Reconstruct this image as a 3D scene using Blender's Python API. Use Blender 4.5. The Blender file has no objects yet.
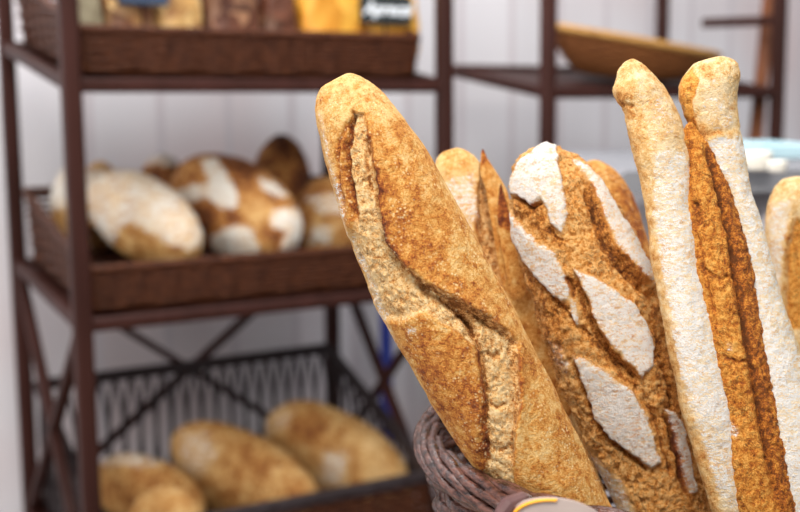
import bpy, math, random
import numpy as np
from mathutils import Vector, Matrix

random.seed(7)
SC = bpy.context.scene
COL = SC.collection
F = 1111.0                                    # focal length in pixels of an 800x512 frame
CAM_Z = 1.35
PITCH, ROLL = 0.1308, -0.0091

# ------------------------------------------------------------------ camera
def cam_axes():
    p = PITCH
    f = np.array([0, math.cos(p), -math.sin(p)])
    u = np.array([0, math.sin(p), math.cos(p)])
    r = np.array([1.0, 0, 0])
    c, s = math.cos(ROLL), math.sin(ROLL)
    return c * r + s * u, -s * r + c * u, f
RT, UP, FW = cam_axes()
EYE = np.array([0, 0, CAM_Z])
cd = bpy.data.cameras.new('camera')
cam = bpy.data.objects.new('camera', cd)
COL.objects.link(cam)
cam.matrix_world = Matrix(((RT[0], UP[0], -FW[0], 0), (RT[1], UP[1], -FW[1], 0),
                           (RT[2], UP[2], -FW[2], CAM_Z), (0, 0, 0, 1)))
cd.sensor_width = 36.0
cd.lens = F * 36.0 / 800.0
cd.clip_start = 0.02
cd.dof.use_dof = True
cd.dof.focus_distance = 0.725
cd.dof.aperture_fstop = 5.0
SC.camera = cam

# ------------------------------------------------------------------ world and lights
w = bpy.data.worlds.new('world')
SC.world = w
w.use_nodes = True
bg = w.node_tree.nodes['Background']
bg.inputs[0].default_value = (0.96, 0.97, 1.0, 1)
bg.inputs[1].default_value = 0.44
def area(name, loc, aim, size, sy, power, color):
    l = bpy.data.lights.new(name, 'AREA')
    l.shape = 'RECTANGLE'
    l.size, l.size_y, l.energy, l.color = size, sy, power, color
    o = bpy.data.objects.new(name, l)
    COL.objects.link(o)
    o.location = loc
    o.rotation_euler = (Vector(aim) - Vector(loc)).to_track_quat('-Z', 'Y').to_euler()
area('overhead_key', (-0.05, 0.05, 2.35), (0.2, 0.8, 1.15), 0.7, 0.5, 23.5, (1.0, 0.95, 0.87))  # unseen softbox added overhead as key for the baguettes
area('left_daylight_fill', (-2.6, -1.2, 2.1), (0.1, 1.3, 1.0), 1.8, 1.6, 52, (1.0, 0.98, 0.96))  # unseen area lamp added at the left front for daylight
area('rear_fill', (-0.2, 1.7, 2.9), (0.0, 2.6, 1.0), 2.2, 0.8, 52, (1.0, 0.98, 0.97))  # unseen lamp added to brighten the back wall and racks
SC.view_settings.view_transform = 'Standard'
SC.view_settings.look = 'None'
SC.view_settings.gamma = 1
SC.view_settings.use_curve_mapping = False
SC.view_settings.exposure = 0.25

# ------------------------------------------------------------------ small helpers
def at(px, py, d):
    """world point at depth d along the view axis that was measured at (px, py)"""
    return EYE + d * (FW + RT * (px - 400) / F + UP * (256 - py) / F)

def on_plane(px, py, p0, nrm):
    ray = FW + RT * (px - 400) / F + UP * (256 - py) / F
    t = np.dot(np.asarray(p0) - EYE, nrm) / np.dot(ray, nrm)
    return EYE + t * ray

def link(name, me, mat=None, parent=None):
    o = bpy.data.objects.new(name, me)
    COL.objects.link(o)
    if mat is not None:
        me.materials.append(mat)
    if parent is not None:
        o.parent = parent
        o.matrix_parent_inverse = Matrix.Translation(-parent.location)
    return o

def tag(o, label=None, cat=None, group=None, kind=None):
    if label: o['label'] = label
    if cat: o['category'] = cat
    if group: o['group'] = group
    if kind: o['kind'] = kind
    return o

def thing(name, loc, label, cat, group=None):
    o = bpy.data.objects.new(name, None)
    o.empty_display_size = 0.05
    COL.objects.link(o)
    o.location = [float(v) for v in loc]
    return tag(o, label, cat, group)

class MB:
    """collects shapes and links them as ONE mesh object"""
    def __init__(s):
        s.v, s.f, s.n = [], [], 0
    def add(s, verts, faces):
        verts = np.asarray(verts, float).reshape(-1, 3)
        s.v.append(verts)
        s.f.extend([tuple(i + s.n for i in f) for f in faces])
        s.n += len(verts)
    def bar(s, a, b, wx, wy, up=(0, 0, 1)):
        a, b = np.asarray(a, float), np.asarray(b, float)
        d = (b - a) / np.linalg.norm(b - a)
        up = np.asarray(up, float)
        x = np.cross(d, up)
        if np.linalg.norm(x) < 1e-4:
            x = np.cross(d, (1, 0, 0))
        x /= np.linalg.norm(x)
        y = np.cross(x, d)
        q = []
        cx, cy = min(wx, wy) * 0.18, min(wx, wy) * 0.18
        prof = [(-wx/2+cx, -wy/2), (wx/2-cx, -wy/2), (wx/2, -wy/2+cy), (wx/2, wy/2-cy),
                (wx/2-cx, wy/2), (-wx/2+cx, wy/2), (-wx/2, wy/2-cy), (-wx/2, -wy/2+cy)]
        for p in (a, b):
            for (i, j) in prof:
                q.append(p + i * x + j * y)
        n = 8
        fs = [(k, (k+1) % n, n + (k+1) % n, n + k) for k in range(n)]
        fs += [tuple(range(n-1, -1, -1)), tuple(range(n, 2*n))]
        s.add(q, fs)
    def tube(s, pts, r, sides=6, closed=False):
        pts = np.asarray(pts, float)
        n = len(pts)
        r = np.broadcast_to(np.asarray(r, float), (n,))
        if closed:
            tg = np.roll(pts, -1, 0) - np.roll(pts, 1, 0)
        else:
            tg = np.gradient(pts, axis=0)
        tg /= np.linalg.norm(tg, axis=1)[:, None] + 1e-12
        ref = np.array([0, 0, 1.0]) if np.abs(tg[:, 2]).mean() < 0.8 else np.array([1.0, 0.3, 0])
        x = np.cross(tg, ref); x /= np.linalg.norm(x, axis=1)[:, None] + 1e-9
        y = np.cross(tg, x)
        a = np.linspace(0, 2*math.pi, sides, endpoint=False)
        ring = pts[:, None] + r[:, None, None] * (np.cos(a)[None, :, None] * x[:, None] + np.sin(a)[None, :, None] * y[:, None])
        m = n if closed else n - 1
        fs = []
        for i in range(m):
            i2 = (i + 1) % n
            for k in range(sides):
                k2 = (k + 1) % sides
                fs.append((i*sides+k, i2*sides+k, i2*sides+k2, i*sides+k2))
        if not closed:
            fs.append(tuple(range(sides)))
            fs.append(tuple(range(n*sides-1, n*sides-sides-1, -1)))
        s.add(ring.reshape(-1, 3), fs)
    def lathe(s, c, prof, seg=32, sx=1.0, sy=1.0):
        a = np.linspace(0, 2*math.pi, seg, endpoint=False)
        q = [(c[0] + r*sx*math.cos(t), c[1] + r*sy*math.sin(t), c[2] + z) for (r, z) in prof for t in a]
        fs = []
        for i in range(len(prof) - 1):
            for k in range(seg):
                k2 = (k+1) % seg
                fs.append((i*seg+k, i*seg+k2, (i+1)*seg+k2, (i+1)*seg+k))
        fs.append(tuple(range(seg-1, -1, -1)))
        fs.append(tuple(range((len(prof)-1)*seg, len(prof)*seg)))
        s.add(q, fs)
    def poly(s, quad):
        s.add(quad, [tuple(range(len(quad)))])
    def build(s, name, mat, parent=None, smooth=True):
        me = bpy.data.meshes.new(name)
        me.from_pydata(np.concatenate(s.v).tolist(), [], s.f)
        me.update()
        if smooth:
            me.polygons.foreach_set('use_smooth', [True] * len(me.polygons))
        return link(name, me, mat, parent)

# ------------------------------------------------------------------ materials
class NT:
    def __init__(s, name):
        s.m = bpy.data.materials.new(name)
        s.m.use_nodes = True
        s.t = s.m.node_tree
        s.b = s.t.nodes['Principled BSDF']
    def node(s, kind, **kw):
        n = s.t.nodes.new(kind)
        for k, v in kw.items():
            setattr(n, k, v)
        return n
    def L(s, a, b):
        s.t.links.new(a, b)
    def noise(s, scale, detail=4, rough=0.6, vec=None, dist=0.0):
        n = s.node('ShaderNodeTexNoise')
        n.inputs['Scale'].default_value = scale
        n.inputs['Detail'].default_value = detail
        n.inputs['Roughness'].default_value = rough
        n.inputs['Distortion'].default_value = dist
        s.L(vec if vec is not None else s.obj(), n.inputs['Vector'])
        return n.outputs['Fac']
    def obj(s):
        if not hasattr(s, '_o'):
            s._o = s.node('ShaderNodeTexCoord').outputs['Object']
        return s._o
    def scaled(s, v):
        n = s.node('ShaderNodeMapping')
        n.inputs['Scale'].default_value = v
        s.L(s.obj(), n.inputs['Vector'])
        return n.outputs['Vector']
    def attr(s, name):
        n = s.node('ShaderNodeAttribute')
        n.attribute_name = name
        return n.outputs['Fac']
    def math(s, op, a, b=0.0, c=0.0):
        n = s.node('ShaderNodeMath', operation=op)
        for i, v in enumerate((a, b, c)):
            if isinstance(v, (int, float)):
                n.inputs[i].default_value = v
            else:
                s.L(v, n.inputs[i])
        return n.outputs[0]
    def smooth(s, v, lo, hi):
        n = s.node('ShaderNodeMapRange', interpolation_type='SMOOTHSTEP')
        s.L(v, n.inputs['Value'])
        n.inputs['From Min'].default_value = lo
        n.inputs['From Max'].default_value = hi
        return n.outputs['Result']
    def ramp(s, v, stops):
        n = s.node('ShaderNodeValToRGB')
        e = n.color_ramp.elements
        while len(e) < len(stops):
            e.new(0.5)
        for i, (p, c) in enumerate(stops):
            e[i].position = p
            e[i].color = (*c, 1)
        s.L(v, n.inputs['Fac'])
        return n.outputs['Color']
    def mix(s, fac, a, b):
        n = s.node('ShaderNodeMix', data_type='RGBA')
        if isinstance(fac, (int, float)): n.inputs[0].default_value = fac
        else: s.L(fac, n.inputs[0])
        for i, v in ((6, a), (7, b)):
            if isinstance(v, tuple): n.inputs[i].default_value = (*v, 1)
            else: s.L(v, n.inputs[i])
        return n.outputs[2]
    def bump(s, h, strength, dist):
        n = s.node('ShaderNodeBump')
        n.inputs['Strength'].default_value = strength
        n.inputs['Distance'].default_value = dist
        s.L(h, n.inputs['Height'])
        s.L(n.outputs['Normal'], s.b.inputs['Normal'])
    def done(s, color, rough=0.6, spec=0.3):
        if isinstance(color, tuple): s.b.inputs['Base Color'].default_value = (*color, 1)
        else: s.L(color, s.b.inputs['Base Color'])
        s.b.inputs['Roughness'].default_value = rough
        s.b.inputs['Specular IOR Level'].default_value = spec
        return s.m

def plain(name, c1, c2, scale=20, rough=0.6, spec=0.3, stretch=None, bump=0.0):
    n = NT(name)
    v = n.noise(scale, 4, 0.6, n.scaled(stretch) if stretch else None)
    if bump: n.bump(v, bump, 0.002)
    return n.done(n.mix(n.smooth(v, 0.3, 0.7), c1, c2), rough, spec)

def bread_mat(name, ramp, crumb=((0.0, (0.20, 0.07, 0.015)), (0.35, (0.50, 0.22, 0.045)), (0.6, (0.70, 0.40, 0.12)), (1.0, (0.88, 0.66, 0.32))),
              flour_col=(0.92, 0.89, 0.86), specks=0.0, nscale=1.0):
    n = NT(name)
    big = n.noise(45 * nscale, 4, 0.65)
    mid = n.noise(260 * nscale, 5, 0.7)
    fine = n.noise(900 * nscale, 4, 0.7)
    cg = lambda v, k: n.math('MULTIPLY', n.math('SUBTRACT', v, 0.5), k)
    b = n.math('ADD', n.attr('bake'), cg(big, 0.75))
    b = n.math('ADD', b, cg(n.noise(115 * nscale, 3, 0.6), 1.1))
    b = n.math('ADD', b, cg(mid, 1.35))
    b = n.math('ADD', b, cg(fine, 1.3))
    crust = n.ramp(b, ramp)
    cv = n.math('ADD', 0.60, n.math('ADD', cg(mid, 2.3), cg(fine, 1.7)))
    cv = n.math('SUBTRACT', cv, n.math('MULTIPLY', n.math('SUBTRACT', n.attr('bake'), 0.3), 0.75))
    cr = n.ramp(cv, crumb)
    cm = n.smooth(n.attr('crumb'), 0.25, 0.75)
    vein = n.math('SUBTRACT', 1.0, n.smooth(n.math('ABSOLUTE', n.math('SUBTRACT', n.noise(170 * nscale, 3, 0.6, None, 1.2), 0.5)), 0.0, 0.05))
    vein = n.math('MULTIPLY', vein, n.smooth(n.noise(90 * nscale, 2), 0.42, 0.62))
    cr = n.mix(n.math('MULTIPLY', vein, 0.75), cr, crumb[0][1])
    crust = n.mix(n.math('MULTIPLY', vein, 0.35), crust, ramp[3][1])
    col = n.mix(cm, crust, cr)
    if specks:
        v = n.node('ShaderNodeTexVoronoi')
        v.inputs['Scale'].default_value = 420 * nscale
        n.L(n.obj(), v.inputs['Vector'])
        dot = n.math('SUBTRACT', 1.0, n.smooth(v.outputs['Distance'], 0.14, 0.42))
        patch = n.smooth(n.noise(60 * nscale, 3, 0.7), 0.44, 0.66)
        col = n.mix(n.math('MULTIPLY', n.math('MULTIPLY', dot, patch), specks), col, (0.96, 0.76, 0.42))
    streak = n.noise(200 * nscale, 4, 0.7, n.scaled((1.0, 1.0, 2.6)), 0.6)
    nz = n.math('ADD', n.math('ADD', cg(streak, 3.0), cg(fine, 2.4)), cg(big, 0.9))
    nz = n.math('MULTIPLY', nz, n.math('MINIMUM', 1.0, n.math('MULTIPLY', n.attr('flour'), 1.8)))
    fl = n.math('ADD', n.math('MULTIPLY', n.attr('flour'), 0.84), nz)
    fl = n.smooth(fl, 0.36, 0.70)
    v2 = n.noise(240 * nscale, 3, 0.6, n.scaled((1.3, 1.0, 0.8)), 1.6)
    v2 = n.math('SUBTRACT', 1.0, n.smooth(n.math('ABSOLUTE', n.math('SUBTRACT', v2, 0.5)), 0.0, 0.03))
    v2 = n.math('MULTIPLY', v2, n.smooth(n.noise(70 * nscale, 2), 0.45, 0.60))
    fl = n.math('MULTIPLY', fl, n.math('SUBTRACT', 1.0, n.math('MULTIPLY', v2, 0.75)))
    dusted = n.mix(n.smooth(n.attr('flour'), 0.1, 0.9), col, n.mix(0.2, col, flour_col))
    col = n.mix(n.math('MULTIPLY', fl, 0.96), dusted, flour_col)
    n.bump(n.math('ADD', n.math('MULTIPLY', mid, 1.0), n.math('MULTIPLY', fine, 1.1)), 0.9, 0.0026)
    return n.done(col, 0.7, 0.25)

GOLD = [(0.0, (0.90, 0.60, 0.25)), (0.26, (0.78, 0.40, 0.105)), (0.50, (0.64, 0.245, 0.040)), (0.74, (0.38, 0.098, 0.018)), (1.0, (0.12, 0.026, 0.010))]
PALE = [(0.0, (0.94, 0.72, 0.42)), (0.30, (0.84, 0.52, 0.20)), (0.58, (0.66, 0.29, 0.07)), (0.80, (0.36, 0.105, 0.024)), (1.0, (0.13, 0.032, 0.012))]
LOAF = [(0.0, (0.74, 0.48, 0.21)), (0.28, (0.60, 0.32, 0.10)), (0.52, (0.42, 0.165, 0.038)), (0.76, (0.20, 0.062, 0.018)), (1.0, (0.06, 0.018, 0.009))]
M = {}
M['gold_crust'] = bread_mat('golden_crust', GOLD, specks=0.85, crumb=((0.0, (0.24, 0.08, 0.015)), (0.25, (0.60, 0.24, 0.06)), (0.46, (0.83, 0.47, 0.165)), (0.85, (0.94, 0.69, 0.37))))
M['deep_crust'] = bread_mat('deep_crust', GOLD, crumb=((0.0, (0.14, 0.045, 0.012)), (0.26, (0.46, 0.145, 0.022)), (0.50, (0.74, 0.31, 0.06)), (0.85, (0.92, 0.56, 0.22))))
M['pale_crust'] = bread_mat('pale_floured_crust', PALE, crumb=((0.0, (0.16, 0.05, 0.012)), (0.25, (0.44, 0.115, 0.014)), (0.52, (0.70, 0.265, 0.035)), (0.9, (0.88, 0.46, 0.11))))
M['loaf_crust'] = bread_mat('loaf_crust', LOAF, nscale=0.3, flour_col=(0.80, 0.77, 0.70))
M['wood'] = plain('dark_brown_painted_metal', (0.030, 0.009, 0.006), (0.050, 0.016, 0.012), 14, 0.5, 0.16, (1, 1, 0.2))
M['wood_lit'] = plain('lit_wood', (0.20, 0.066, 0.022), (0.13, 0.042, 0.015), 16, 0.5, 0.3, (1, 1, 0.15))  # rack wood in a lit tone, the light put into the colour
M['wicker'] = plain('dark_wicker', (0.034, 0.010, 0.005), (0.105, 0.034, 0.014), 60, 0.5, 0.16, (1, 1, 3), 0.3)
M['basket_wicker'] = plain('mauve_brown_wicker', (0.014, 0.005, 0.004), (0.15, 0.062, 0.045), 110, 0.26, 0.6, (1, 1, 2.6), 0.8)
M['straw'] = plain('straw_wicker', (0.62, 0.34, 0.10), (0.42, 0.20, 0.05), 60, 0.6, 0.3, (1, 1, 3), 0.3)
M['shaded_straw'] = plain('shaded_straw', (0.26, 0.095, 0.028), (0.16, 0.055, 0.016), 60, 0.6, 0.2, (1, 1, 3), 0.3)  # straw darkened in colour for the shaded side of the oval basket
M['khaki'] = plain('khaki_film', (0.30, 0.26, 0.17), (0.20, 0.16, 0.10), 40, 0.4, 0.3)
M['wire'] = plain('dark_wire', (0.020, 0.012, 0.012), (0.04, 0.03, 0.032), 40, 0.45, 0.25)
M['floor'] = plain('grey_floor_tile', (0.42, 0.39, 0.37), (0.34, 0.32, 0.31), 3, 0.5)
M['steel'] = plain('pale_steel', (0.20, 0.205, 0.225), (0.25, 0.255, 0.275), 8, 0.6, 0.15)
M['tray_blue'] = plain('pale_blue_tray', (0.42, 0.60, 0.66), (0.50, 0.68, 0.74), 8, 0.5, 0.2)
M['panel'] = plain('grey_counter_panel', (0.42, 0.40, 0.43), (0.50, 0.48, 0.50), 6, 0.5)
M['china'] = plain('cream_china', (0.92, 0.89, 0.80), (0.88, 0.85, 0.76), 8, 0.25, 0.5)
M['blue'] = plain('blue_plastic', (0.03, 0.05, 0.32), (0.05, 0.08, 0.42), 8, 0.45)
M['slate'] = plain('dark_slate_board', (0.016, 0.022, 0.024), (0.030, 0.036, 0.038), 30, 0.8)
M['slate_blue'] = plain('blue_grey_board', (0.035, 0.055, 0.095), (0.055, 0.075, 0.12), 30, 0.8)
M['chalk'] = plain('white_chalk', (0.82, 0.86, 0.9), (0.7, 0.74, 0.78), 60, 0.9)
M['tag_face'] = plain('grey_beige_tag', (0.34, 0.27, 0.25), (0.42, 0.34, 0.31), 25, 0.45)
M['tag_yellow'] = plain('orange_yellow_border', (0.88, 0.36, 0.015), (0.92, 0.42, 0.03), 25, 0.35)
M['tag_clip'] = plain('mauve_brown_clip', (0.10, 0.048, 0.048), (0.15, 0.08, 0.075), 25, 0.45)
M['table'] = plain('table_wood', (0.28, 0.15, 0.07), (0.20, 0.10, 0.045), 8, 0.5, 0.3, (1, 8, 1))
M['cellophane'] = plain('clear_film_knot', (0.72, 0.70, 0.60), (0.82, 0.80, 0.72), 30, 0.3, 0.5)

def speckle(name, cols, scale, rough=0.45):
    n = NT(name)
    v = n.node('ShaderNodeTexVoronoi')
    v.inputs['Scale'].default_value = scale
    n.L(n.obj(), v.inputs['Vector'])
    sep = n.node('ShaderNodeSeparateColor')
    n.L(v.outputs['Color'], sep.inputs[0])
    k = len(cols)
    c = n.ramp(sep.outputs[0], [((i + 0.5) / k, col) for i, col in enumerate(cols)])
    n.bump(v.outputs['Distance'], 0.6, 0.004)
    return n.done(c, rough, 0.4)
M['granola'] = speckle('granola', [(0.22, 0.08, 0.025), (0.07, 0.025, 0.01), (0.42, 0.22, 0.08), (0.10, 0.04, 0.015), (0.60, 0.38, 0.16)], 55)
M['nuts'] = speckle('pale_nuts', [(0.55, 0.32, 0.11), (0.26, 0.11, 0.03), (0.78, 0.54, 0.24), (0.50, 0.28, 0.09)], 48)
M['cocoa'] = speckle('brown_biscuit', [(0.10, 0.032, 0.016), (0.16, 0.055, 0.028), (0.06, 0.02, 0.011), (0.34, 0.17, 0.09)], 40)
M['rusk'] = speckle('yellow_rusk', [(0.72, 0.34, 0.03), (0.82, 0.46, 0.08), (0.60, 0.25, 0.022)], 22)

def wall_mat():
    n = NT('pale_boarded_wall')
    sep = n.node('ShaderNodeSeparateXYZ')
    n.L(n.obj(), sep.inputs[0])
    st = n.math('SINE', n.math('MULTIPLY', sep.outputs[0], 34.0))
    big = n.noise(1.1, 2, 0.5)
    c = n.mix(n.smooth(big, 0.40, 0.62), (0.78, 0.76, 0.79), (0.72, 0.62, 0.63))
    c = n.mix(n.smooth(st, 0.85, 1.0), c, (0.66, 0.61, 0.64))
    n.bump(st, 0.08, 0.01)
    return n.done(c, 0.8, 0.2)
M['wall'] = wall_mat()

# ------------------------------------------------------------------ numpy noise
def vnoise(p, seed=0):
    i = np.floor(p).astype(np.int64)
    f = p - i
    f = f * f * f * (f * (f * 6 - 15) + 10)
    def h(x, y, z):
        n = (x * 374761393 + y * 668265263 + z * 2147483647 + seed * 1442695041) & 0xffffffff
        n = ((n ^ (n >> 13)) * 1274126177) & 0xffffffff
        n = (n ^ (n >> 16)) & 0xffff
        return n / 65535.0
    out = 0
    for dx in (0, 1):
        for dy in (0, 1):
            for dz in (0, 1):
                wgt = (f[:, 0] if dx else 1 - f[:, 0]) * (f[:, 1] if dy else 1 - f[:, 1]) * (f[:, 2] if dz else 1 - f[:, 2])
                out = out + wgt * h(i[:, 0] + dx, i[:, 1] + dy, i[:, 2] + dz)
    return out * 2 - 1
def fbm(p, oct=4, seed=0, gain=0.5):
    a, s, o = 1.0, 0.0, 0
    for k in range(oct):
        o = o + a * vnoise(p, seed + k); s += a
        a *= gain; p = p * 2.03 + 11.7
    return o / s
def sstep(x, a, b):
    t = np.clip((x - a) / (b - a), 0, 1)
    return t * t * (3 - 2 * t)
def seg_dist(P, A, B):
    d = B - A
    t = np.clip(((P - A) @ d) / (d @ d), 0, 1)
    q = P - (A + t[:, None] * d)
    return np.hypot(q[:, 0], q[:, 1]), d[0] * q[:, 1] - d[1] * q[:, 0], t
def poly_sd(P, poly):
    """positive inside"""
    poly = np.asarray(poly, float)
    dm = np.full(len(P), 1e9)
    ins = np.zeros(len(P), bool)
    for k in range(len(poly)):
        A, B = poly[k], poly[(k + 1) % len(poly)]
        dm = np.minimum(dm, seg_dist(P, A, B)[0])
        if A[1] != B[1]:
            c = ((A[1] > P[:, 1]) != (B[1] > P[:, 1])) & (P[:, 0] < (B[0] - A[0]) * (P[:, 1] - A[1]) / (B[1] - A[1]) + A[0])
            ins ^= c
    return np.where(ins, dm, -dm)
def line_sd(P, line):
    line = np.asarray(line, float)
    dm = np.full(len(P), 1e9); side = np.zeros(len(P)); along = np.zeros(len(P))
    n = len(line) - 1
    for k in range(n):
        d, s, t = seg_dist(P, line[k], line[k + 1])
        m = d < dm
        dm = np.where(m, d, dm); side = np.where(m, np.sign(s), side); along = np.where(m, (k + t) / n, along)
    return dm, side, along

def bread(name, mat, axis, left, right, d0, d1, feats=(), kd=0.85, ns=300, nf=120, nb=40, bake=0.3, flour=0.0, crumb=0.0,
          lump=1.6, rough=0.5, seed=0, parent=None, end_cap=0.12, back_flour=0.0, wob=2.5):
    """a loaf: its measured silhouette swept to full round thickness, then slashed, scored and floured.
    axis: two measured end points; left / right: measured edges; d0, d1: distance of the two ends."""
    a0, a1 = np.asarray(axis[0], float), np.asarray(axis[1], float)
    Lp = np.linalg.norm(a1 - a0)
    ax = (a1 - a0) / Lp
    nx = np.array([ax[1], -ax[0]])            # to the right when the axis runs down the picture
    if nx[0] < 0: nx = -nx
    def prep(pts):
        pts = np.asarray(pts, float) - a0
        s, t = pts @ ax, pts @ nx
        o = np.argsort(s)
        s, t = np.concatenate([[0], np.clip(s[o], 0.01, None)]), np.concatenate([[0], t[o]])
        return np.sqrt(s), t
    u = np.concatenate([np.linspace(0, 1, ns // 5, endpoint=False) ** 2 * 0.12, np.linspace(0.12, 1, ns - ns // 5)])
    s = u * Lp
    def ev(pts):
        q, t = prep(pts)
        qq = np.linspace(0, math.sqrt(Lp), 600)
        v = np.interp(qq, q, t)
        k = np.hanning(31); k /= k.sum()
        pad = np.concatenate([-v[15:0:-1] + 2 * v[0], v, np.full(15, v[-1])])
        v = np.convolve(pad, k, 'valid')
        return np.interp(np.sqrt(s), qq, v)
    tl, tr = ev(left), ev(right)
    hw = np.maximum((tr - tl) / 2, 0.0)
    ct = (tr + tl) / 2
    e = np.clip((1 - u) / end_cap, 0, 1)
    hw = hw * np.sqrt(np.clip(1 - (1 - e) ** 2, 0, 1)) + 0.15
    ph = np.concatenate([np.linspace(-math.pi/2, math.pi/2, nf), np.linspace(math.pi/2, 1.5*math.pi, nb + 2)[1:-1]])
    npn = len(ph)
    S, PH = np.meshgrid(s, ph, indexing='ij')
    HW = np.repeat(hw[:, None], npn, 1)
    cx = a0[0] + s * ax[0] + ct * nx[0]
    cy = a0[1] + s * ax[1] + ct * nx[1]
    lat = np.sin(PH) * HW
    PX = cx[:, None] + lat * nx[0]
    PY = cy[:, None] + lat * nx[1]
    D = np.interp(s, [0, Lp], [d0, d1])
    # world frame
    rays = FW[None] + RT[None] * ((cx - 400) / F)[:, None] + UP[None] * ((256 - cy) / F)[:, None]
    C = EYE + rays * D[:, None]
    latv = RT * nx[0] - UP * nx[1]
    tow = -rays / np.linalg.norm(rays, axis=1)[:, None]
    px2m = (D / F)[:, None, None]
    # face outward, including the rounding of the ends
    dhw = np.gradient(hw, s)
    axv = RT * ax[0] - UP * ax[1]
    rad = np.sin(PH)[..., None] * latv + np.cos(PH)[..., None] * tow[:, None]
    base = C[:, None] + px2m * HW[..., None] * (np.sin(PH)[..., None] * latv + kd * np.cos(PH)[..., None] * tow[:, None])
    slope = np.clip(dhw, -2.5, 2.5)[:, None, None]
    nrm = rad - slope * axv
    nrm /= np.linalg.norm(nrm, axis=2)[..., None]
    P = np.stack([PX.ravel(), PY.ravel()], 1)
    Q = np.stack([PX.ravel(), PY.ravel(), (HW * kd * np.cos(PH)).ravel()], 1)
    front = sstep(np.cos(PH).ravel(), -0.12, 0.1)
    Pw = P + wob * np.stack([fbm(Q / 9.0, 3, seed + 31), fbm(Q / 9.0, 3, seed + 57)], 1)
    h = lump * fbm(Q / 38.0, 3, seed + 1) + rough * fbm(Q / 5.0, 3, seed + 3)
    fl = np.full(len(P), float(flour)); cr = np.full(len(P), float(crumb)); bk = np.full(len(P), float(bake))
    for f in feats:
        k = f[0]
        if k == 'flour':
            _, poly, val, soft, rise = f
            m = sstep(poly_sd(Pw, poly), -soft, soft) * front
            fl = np.maximum(fl, val * m)
            cr = cr * (1 - m * (1 if rise > 0 else 0)); h = h + rise * m
            bk = bk * (1 - 0.4 * m)
        elif k == 'crumb':
            _, poly, val, soft, depth, rgh = f
            sd = poly_sd(Pw, poly)
            m = sstep(sd, -soft, soft) * front
            cr = np.maximum(cr, val * m)
            h = h - depth * m + rgh * m * (fbm(Q / 7.0, 4, seed + 9, 0.6) * 1.6 - 1.2 * sstep(vnoise(Q / 4.2, seed + 12), 0.45, 0.75))
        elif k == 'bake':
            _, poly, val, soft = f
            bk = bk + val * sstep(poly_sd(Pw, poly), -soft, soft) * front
        elif k == 'groove':
            _, line, depth, wd, tone = f
            d, sd, al = line_sd(Pw, line)
            taper = sstep(al, -0.02, 0.12) * (1 - sstep(al, 0.88, 1.02))
            g = np.exp(-(d / wd) ** 2) * taper * front
            h = h - depth * g; bk = bk + tone * g; fl = fl * (1 - g)  # tone also darkens the colour inside the groove
        elif k == 'ear':
            _, line, hp, wp, hm, wm, tone = f
            d, sd, al = line_sd(Pw, line)
            taper = sstep(al, -0.02, 0.15) * (1 - sstep(al, 0.85, 1.02))
            pos = sstep(sd * d, -0.7, 0.7)
            g = (pos * hp * np.exp(-d / wp) + (1 - pos) * hm * np.exp(-d / wm)) * taper * front
            h = h + g
            tt = np.exp(-(d / 2.8) ** 2) * taper * front
            bk = bk + tone * tt; fl = fl * (1 - 0.8 * np.exp(-(d / 2.5) ** 2) * taper * front)
    if crumb > 0.3:
        m = np.clip(cr, 0, 1)
        h = h + m * (fbm(Q / 13.0, 5, seed + 9, 0.62) * 5.5 - 2.0 * np.abs(fbm(Q / 7.0, 3, seed + 14)) - 1.8 * sstep(vnoise(Q / 4.6, seed + 12), 0.4, 0.75))
    if back_flour:
        fl = np.maximum(fl, back_flour * (1 - front))
    lim = np.minimum(1.0, HW.ravel() / 14.0)
    h = (h * lim).reshape(HW.shape)
    V = base + nrm * (h[..., None] * px2m)
    V = V.reshape(-1, 3)
    n = len(s)
    tip, end = V[:npn].mean(0), V[-npn:].mean(0)
    org = C[-1] if parent is None else np.array(parent.location)
    V = np.concatenate([V, [tip, end]]) - (org if parent is None else 0)
    i = np.arange(n - 1)[:, None] * npn
    j = np.arange(npn)[None]
    j2 = (j + 1) % npn
    quads = np.stack([i + j, i + npn + j, i + npn + j2, i + j2], 2).reshape(-1, 4)
    t0 = np.arange(npn)
    tris = np.concatenate([np.stack([np.full(npn, n*npn), t0, (t0+1) % npn], 1),
                           np.stack([np.full(npn, n*npn+1), (n-1)*npn + (t0+1) % npn, (n-1)*npn + t0], 1)])
    loops = np.concatenate([quads.ravel(), tris.ravel()]).astype(np.int32)
    me = bpy.data.meshes.new(name)
    me.vertices.add(len(V)); me.vertices.foreach_set('co', V.ravel().astype(np.float32))
    me.loops.add(len(loops)); me.loops.foreach_set('vertex_index', loops)
    nq, nt = len(quads), len(tris)
    me.polygons.add(nq + nt)
    me.polygons.foreach_set('loop_start', np.concatenate([np.arange(nq) * 4, nq * 4 + np.arange(nt) * 3]).astype(np.int32))
    me.update(calc_edges=True)
    me.validate()
    me.polygons.foreach_set('use_smooth', np.ones(len(me.polygons), bool))
    for nm, arr in (('flour', fl), ('crumb', cr), ('bake', bk)):
        a = me.attributes.new(nm, 'FLOAT', 'POINT')
        a.data.foreach_set('value', np.concatenate([arr, [arr[:npn].mean(), arr[-npn:].mean()]]).astype(np.float32))
    o = link(name, me, mat, parent)
    if parent is None:
        o.location = [float(x) for x in org]
    return o

# ================================================================== SETTING
TH = 0.5242
EV = np.array([math.cos(TH), math.sin(TH), 0]); NV = np.array([-math.sin(TH), math.cos(TH), 0]); ZV = np.array([0, 0, 1.0])
LF = np.array([-0.5824, 2.0, 0]); RW, RD = 0.7855, 0.5548
def R(u, v, z): return LF + u * EV + v * NV + z * ZV

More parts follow.
